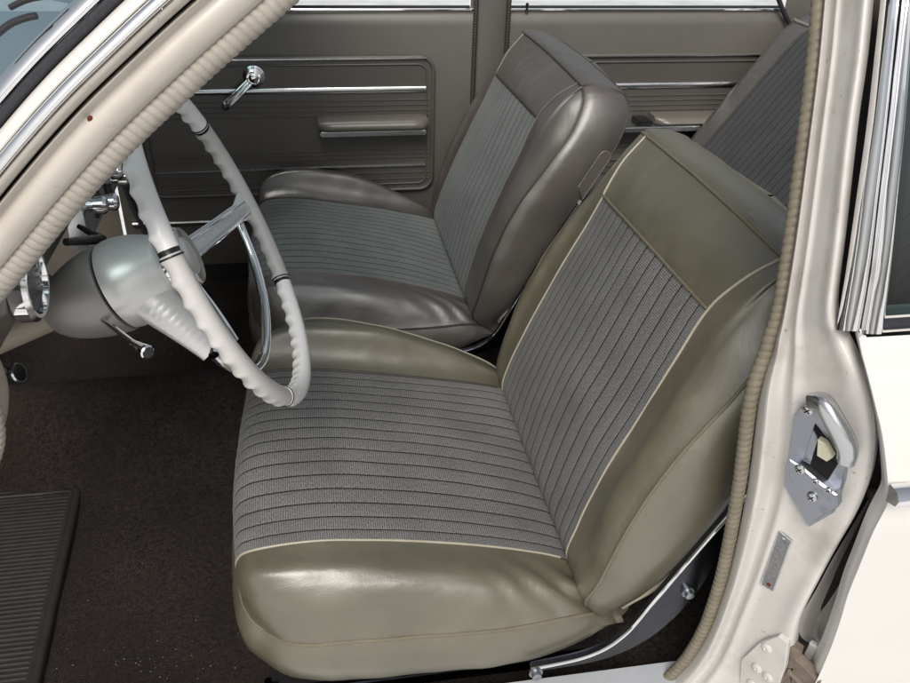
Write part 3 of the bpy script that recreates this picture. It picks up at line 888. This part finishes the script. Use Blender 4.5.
for k in (1, 2):
    rows = []
    for row in FRM:
        py, y = row[0], row[4]; a, b = at(row[k] + 1, py + (3 if k == 2 else 0), 'y', y - (k - 1) * .004), at(row[k + 1], py + (3 if k == 2 else 0), 'y', y - (k - 1) * .004)
        wv = b - a; nn = V((-.3, -1, 0.5)).normalized()
        prof = ((.0, -.002), (.05, .005), (.16, .0090), (.34, .0118), (.55, .0122), (.74, .0104), (.90, .0062), (.98, .0015), (1, -.004), (1, -.02))
        rows.append([a + wv * f + nn * h for f, h in prof])
    fm = MB(); fm.grid([list(r) for r in zip(*[spline([r[j] for r in rows], 5) for j in range(len(rows[0]))])])
    nl = len(rows[0]); k0 = len(fm.v); fm.f.append(list(range(k0 - nl, k0)))
    fm.build('window_frame', M['chrome'], ND, angle=35)
gr = MB(); rows = []
for py, _, _, px, y in FRM + [(345, 0, 0, 879, -.028)]:
    a = at(px, py, 'y', y + .012); rows.append([a + V((-.01, 0, 0)), V((a.x + .3, a.y, a.z)), V((a.x + .6, a.y, a.z))])
gr.grid(rows); gr.build('window_glass', M['darkglass'], ND)
gs = MB(); b0 = at(881, 331, 'y', -.026); gs.tube([(b0.x - .005, -.026, tp.z + .006), (b0.x + .6, -.026, tp.z + .006)], .005, 8); gs.build('window_seal', M['rubber'], ND)

# ------------------------------------------------------------------ dashboard
DB = empty('dashboard', (-.05, .74, .6), 'brown painted dashboard with chrome controls behind the steering wheel', 'dashboard')
d_ = MB(); prof = [(-.30, .735), (-.10, .755), (-.04, .750), (-.012, .735), (-.004, .72), (-.008, .68), (-.020, .668), (-.045, .664), (-.12, .664), (-.30, .664)]
d_.grid([[(x, y, z) for x, z in prof] for y in [.12 + 1.29 * i / 20 for i in range(21)]]); d_.build('panel', M['dash'], DB)
cs = MB(); prof = [(-.012, .700), (.004, .698), (.008, .690), (.008, .650), (.003, .640), (-.016, .636)]
cs.grid([[(x, y, z) for x, z in prof] for y in (.47, .55, .65, .78, .95)]); k0 = len(cs.v); cs.f += [list(range(6)), list(range(k0 - 6, k0))]
cs.build('control_plate', M['dullchrome'], DB, angle=25)
for y, z in ((.50, .688), (.56, .668), (.62, .690), (.66, .665), (.71, .690)):
    MB().lathe((.004, y, z), (1, 0, 0), [(0, .007), (.010, .006), (.012, .011), (.024, .012), (.028, .009), (.029, 0)], 14).build('knob', M['chrome'], DB)
for y in (.53, .60, .68):
    MB().box((.0085, y, .656), (.0105, y + .03, .688)).build('dial', M['black'], DB, bevel=.001)
lv0, lv1 = at(102, 239, 'y', .43), at(66, 242, 'y', .36)
lv = MB(); lv.tube([lv0 + V((-.03, .02, .01)), lv0, lv0.lerp(lv1, .3), lv1], .0055, 10, True, lambda i, th: (.003, .006, .0062, .0045)[i]); lv.build('control_lever', M['black'], DB)
gg = at(36, 283, 'x', .012)
ga = MB(); ga.lathe(V((-.004, gg.y, gg.z)), (1, 0, 0), [(0, .040), (.014, .040), (.018, .036), (.018, .032), (.008, .030)], 32); gz = ga.build('gauge', M['chrome'], DB)
MB().lathe(V((.0, gg.y, gg.z)), (1, 0, 0), [(.004, .030), (.0085, .029), (.009, 0)], 24).build('dial', M['black'], gz)
gt = MB()
for k in range(14):
    a = math.radians(-120 + 240 * k / 13); e = V((0, math.sin(a), math.cos(a)))
    gt.tube([V((.0095, gg.y, gg.z)) + e * .021, V((.0095, gg.y, gg.z)) + e * .028], .0008, 4)
gt.build('tick_marks', M['dullchrome'], gz)

# ------------------------------------------------------------------ steering column
WC = V((.189, .372, .689)); WT = .396; AX = V((math.cos(WT), 0, math.sin(WT)))
def axp(t): return WC + AX * t
SC = empty('steering_column', axp(-.2), 'silver bell shaped steering column with grey collar, beige tube and chrome lever', 'steering column')
MB().lathe(axp(0), AX, [(-.1405, .0545), (-.134, .0560), (-.122, .0555), (-.106, .0520), (-.092, .0465), (-.080, .0405), (-.074, .0375), (-.071, .033)], 48).build('bell', M['silver'], SC)
MB().lathe(axp(0), AX, [(-.146, .052), (-.139, .052)], 48).build('groove', M['dark'], SC)
MB().lathe(axp(0), AX, [(-.236, .012), (-.234, .020), (-.229, .0275), (-.220, .0350), (-.209, .0410), (-.194, .0470), (-.178, .0518), (-.162, .0545), (-.150, .0560), (-.1445, .0555), (-.143, .05)], 48).build('collar', M['bellgrey'], SC)
MB().lathe(axp(0), AX, [(-.95, .0185), (-.225, .0185)], 28).build('tube', M['tube'], SC)
# shift lever housing: ribbed blade reaching towards the driver
b0, b1 = at(134, 282, 'y', .352), at(212, 352, 'y', .318)
dirb = (b1 - b0).normalized(); nb_ = (CP - b0).normalized(); sb_ = dirb.cross(nb_).normalized(); nb_ = sb_.cross(dirb)
bl = MB(); rows = []
for k in range(49):
    f = k / 48; c = b0.lerp(b1, f) + nb_ * (.006 * math.sin(math.pi * f)); hw = .024 * (1 - f) ** 1.2 + .0105 + .004 * f
    rb_ = .0007 * max(0, math.sin(f * 2 * math.pi * 14)) if .28 < f < .92 else 0
    rows.append([c + sb_ * (math.cos(a) * hw) + nb_ * (math.sin(a) * (.010 + .012 * (1 - f)) + (rb_ if math.sin(a) > .1 else 0)) for a in [2 * math.pi * q / 20 for q in range(20)]])
bl.grid(rows, close_v=True); k0 = len(bl.v); bl.f.append(list(range(k0 - 20, k0))); bl.f.append(list(range(20)))
bl.build('shift_lever', M['silver'], SC, angle=50)
t0 = at(94, 313, 'y', .335); t1 = at(138, 346, 'y', .255); t2 = at(150, 354, 'y', .235)
tl = MB(); tl.tube([t0, t0.lerp(t1, .5), t1], .0032, 10)
tn = tl.build('turn_signal_lever', M['chrome'], SC)
kd = (t2 - t1).normalized()
MB().lathe(t1 - kd * .012, kd, [(0, .0035), (.008, .0045), (.022, .0068), (.030, .0082), (.032, .0080), (.034, .0060), (.0345, 0)], 14).build('knob', M['chrome'], tn, angle=20)
MB().lathe(t1 + kd * .0221, kd, [(0, .0068), (.0008, .0062), (.001, 0)], 14).build('lens', M['black'], tn)
MB().lathe(t0 + kd * .001, kd, [(0, .0085), (.003, .0080), (.004, .005), (.004, 0)], 18).build('bezel', M['rubber'], SC)

# ------------------------------------------------------------------ steering wheel
SW = empty('steering_wheel', WC, 'large two tone white and grey steering wheel with chrome half horn ring', 'steering wheel')
E1 = V((0, 1, 0)); E2 = V((-math.sin(WT), 0, math.cos(WT))); RR = .204
def wp(a, b, t=0.): return WC + E1 * a + E2 * b + AX * t
def rim(a0, a1, name, mat, grip=True, rad=.0117):
    n = max(4, int(abs(a1 - a0) / .7)); rows = []
    for i in range(n + 1):
        A = a0 + (a1 - a0) * i / n; a = math.radians(A)
        er = E1 * math.cos(a) + E2 * math.sin(a); c = WC + er * RR; row = []
        for k in range(20):
            th = 2 * math.pi * k / 20
            u, v = math.cos(th), math.sin(th)          # u outward, v to the driver
            r = rad * (1 + .06 * abs(u))
            if grip and v < .35:
                sc = abs(math.sin(math.pi * (A / 6.6)))
                r *= 1 + (.08 - .28 * sc ** .8) * min(1, (.35 - v) * 1.2)
            row.append(c + er * (u * r) + AX * (v * r))
        rows.append(row)
    mb = MB(); mb.grid(rows, close_v=True); k0 = len(mb.v); mb.f += [list(range(20)), list(range(k0 - 20, k0))]
    return mb.build(name, M[mat], SW, angle=55)
rim(26, 156, 'upper_rim', 'rimwhite'); rim(157.4, 227, 'side_rim', 'rimgrey'); rim(228.4, 314, 'lower_rim', 'rimwhite'); rim(315.4, 384.6, 'side_rim', 'rimgrey')
for a in (25.3, 156.7, 227.7, 314.7):
    rim(a - .75, a + .75, 'joint_band', 'black', False, .0108)
    rim(a + 1.2, a + 1.7, 'joint_band', 'black', False, .0124)
for A in (-11, 191):
    a = math.radians(A); er = E1 * math.cos(a) + E2 * math.sin(a); tg = AX.cross(er)
    sp2 = MB(); rows = []
    for k in range(25):
        f = k / 24; c = WC + er * (.028 + (.192 - .028) * f) + AX * (-.062 + .058 * f ** .8)
        hw = .0150 - .004 * f + .010 * max(0, f - .86) / .14; th = .0058
        rows.append([c + tg * (hw * math.cos(q)) + AX * (th * math.sin(q)) for q in [2 * math.pi * j / 14 for j in range(14)]])
    sp2.grid(rows, close_v=True); k0 = len(sp2.v); sp2.f += [list(range(14)), list(range(k0 - 14, k0))]
    so = sp2.build('spoke', M['spoke'], SW)
    for sgn, mt in ((-1, 'chrome'), (1, 'chrome')):
        tr = MB(); tr.tube([WC + er * (.03 + .145 * f) + AX * (-.062 + .058 * f ** .8 + .0065) + tg * (sgn * .0115 * (1 - .25 * f)) for f in [k / 12 for k in range(13)]], .0026, 8)
        tr.build('chrome_rail', M[mt], so)
    gv = MB()
    for k in range(9):
        f = .25 + .5 * k / 8; c = WC + er * (.028 + .164 * f) + AX * (-.062 + .058 * f ** .8 + .0062)
        gv.tube([c - tg * .005 + er * .003, c + tg * .005 - er * .003], .0009, 5)
    gv.build('ribs', M['spoke'], so, weld=False)
MB().lathe(axp(0), AX, [(-.072, .030), (-.070, .0405), (-.062, .0415), (-.052, .0400), (-.046, .036), (-.047, .031)], 48).build('hub_ring', M['chrome'], SW)
hb_ = MB().lathe(axp(0), AX, [(-.070, .031), (-.052, .030), (-.046, .023), (-.043, .012), (-.042, 0)], 40).build('horn_button', M['silver'], SW)
MB().lathe(axp(0), AX, [(-.0515, .0312), (-.0495, .0300), (-.0475, .0265), (-.048, .0255)], 40).build('button_ring', M['black'], hb_)
# half horn ring
hr = resample(spline([wp(a * RR, b * RR, -.020) for a, b in ((.93, -.19), (.84, -.31), (.68, -.50), (.44, -.63), (.13, -.69), (-.20, -.69), (-.48, -.61), (-.72, -.45), (-.86, -.30), (-.92, -.19))], 8), .004)
N_ = len(hr) - 1
ring = MB(); rows = []
for i, p in enumerate(hr):
    t = (hr[min(i + 1, N_)] - hr[max(i - 1, 0)]).normalized(); side = t.cross(AX).normalized()
    rows.append([p + side * (.0062 * math.cos(q)) + AX * (.0066 * math.sin(q)) for q in [2 * math.pi * j / 10 for j in range(10)]])
ring.grid(rows, close_v=True); ring.build('horn_ring', M['chrome'], SW)
for s_, e_ in ((N_, math.radians(191)), (0, math.radians(-11))):
    er = E1 * math.cos(e_) + E2 * math.sin(e_)
    MB().tube([hr[s_], hr[s_].lerp(WC + er * .165 + AX * -.016, .5), WC + er * .165 + AX * -.014], .0045, 8).build('ring_bracket', M['chrome'], SW)

# ------------------------------------------------------------------ pedal, mat, lint
pc = at(18, 373, 'y', .46)
PD = empty('brake_pedal', pc, 'round black brake pedal pad with thin chrome rim, under the dashboard', 'pedal')
pn_ = V((.8, -.15, .30)).normalized()
MB().lathe(pc, pn_, [(-.006, .013), (.0, .0135), (.003, .0125), (.004, .008), (.004, 0)], 28).build('pad', M['black'], PD)
MB().lathe(pc, pn_, [(-.002, .0135), (.0005, .0148), (.003, .0135)], 28).build('rim', M['dullchrome'], PD)
MB().tube([pc - pn_ * .006, pc + V((-.06, .0, .05)), pc + V((-.14, 0, .25))], .007, 8).build('arm', M['black'], PD)

MT = empty('floor_mat', (-.25, .45, .11), 'black ribbed rubber floor mat lying in the driver footwell', 'floor mat')
zf = .1075
ml = MB(); Q = [at(85, 488, 'z', zf), at(42, 690, 'z', zf)]
def edge_x(y):
    f = (y - Q[1].y) / (Q[0].y - Q[1].y); return Q[1].x + (Q[0].x - Q[1].x) * f
rows = []
y1, y0 = Q[0].y - .002, .13
ny = int((y1 - y0) / .0010)
for i in range(ny + 1):
    y = y0 + (y1 - y0) * i / ny; ex = edge_x(y) - .012; r = .0011 * max(0, math.sin(2 * math.pi * (y - y0) / .0088)) ** .6
    if y > y1 - .014 or y < y0 + .01: r = .001
    ex0 = ex - (.012 if y > y1 - .006 else 0)
    xs = [-.50, -.42, -.34, -.30, -.26, -.23, -.2, ex0 - .012]
    rows.append([V((x, y, zf + r + ((-.345 - x) ** 1.25 * 1.8 if x < -.345 else 0) + .0008 * noise.noise((x * 30, y * 30, 1)))) for x in xs])
ml.grid(rows); ml.build('ribbed_field', M['mat'], MT, angle=80)
bd = [V((edge_x(y) - .0155, y, zf + .001)) for y in [y0 + (y1 - .012 - y0) * k / 30 for k in range(31)]]
bd += [V((bd[-1].x - .002, y1 - .004, zf + .001)), V((bd[-1].x - .010, y1, zf + .001)), V((-.24, y1, zf + .001)), V((-.345, y1, zf + .001)), V((-.42, y1, zf + .075)), V((-.48, y1, zf + .16))]
pth = resample(bd, .006); rows = []
for i, p in enumerate(pth):
    t = (pth[min(i + 1, len(pth) - 1)] - pth[max(i - 1, 0)]).normalized(); sd_ = t.cross(V((0, 0, 1))).normalized(); u2 = sd_.cross(t)
    rows.append([p + sd_ * a + u2 * b for a, b in ((-.008, .001), (-.007, .0028), (-.003, .0030), (-.001, .0012), (.002, .0012), (.003, .0030), (.008, .0026), (.011, -.002), (.012, -.008))])
MB().grid(rows).build('mat_border', M['mat'], MT, angle=60)

li = MB()
def fleck(px, py, s):
    p = at(px, py, 'z', .110)
    a = random.random() * 6.28; u = V((math.cos(a), math.sin(a), .3)) * s; v = V((-math.sin(a), math.cos(a), .2)) * s * random.uniform(.3, .8)
    li.add([p - u - v, p + u - v * .6, p + u * .7 + v, p - u * .8 + v, p + V((0, 0, s))], [(0, 1, 4), (1, 2, 4), (2, 3, 4), (3, 0, 4)])
for _ in range(45): fleck(random.gauss(150, 42), random.gauss(658, 14), random.uniform(.0004, .0010))
for _ in range(24): fleck(random.uniform(60, 240), random.uniform(400, 680), random.uniform(.0004, .0008))
for _ in range(14): fleck(random.gauss(165, 14), random.gauss(345, 8), random.uniform(.0006, .0012))
tag(li.build('lint', M['lint'], flat=True, weld=False), 'white flecks of lint scattered on the dark carpet', 'lint', kind='stuff')
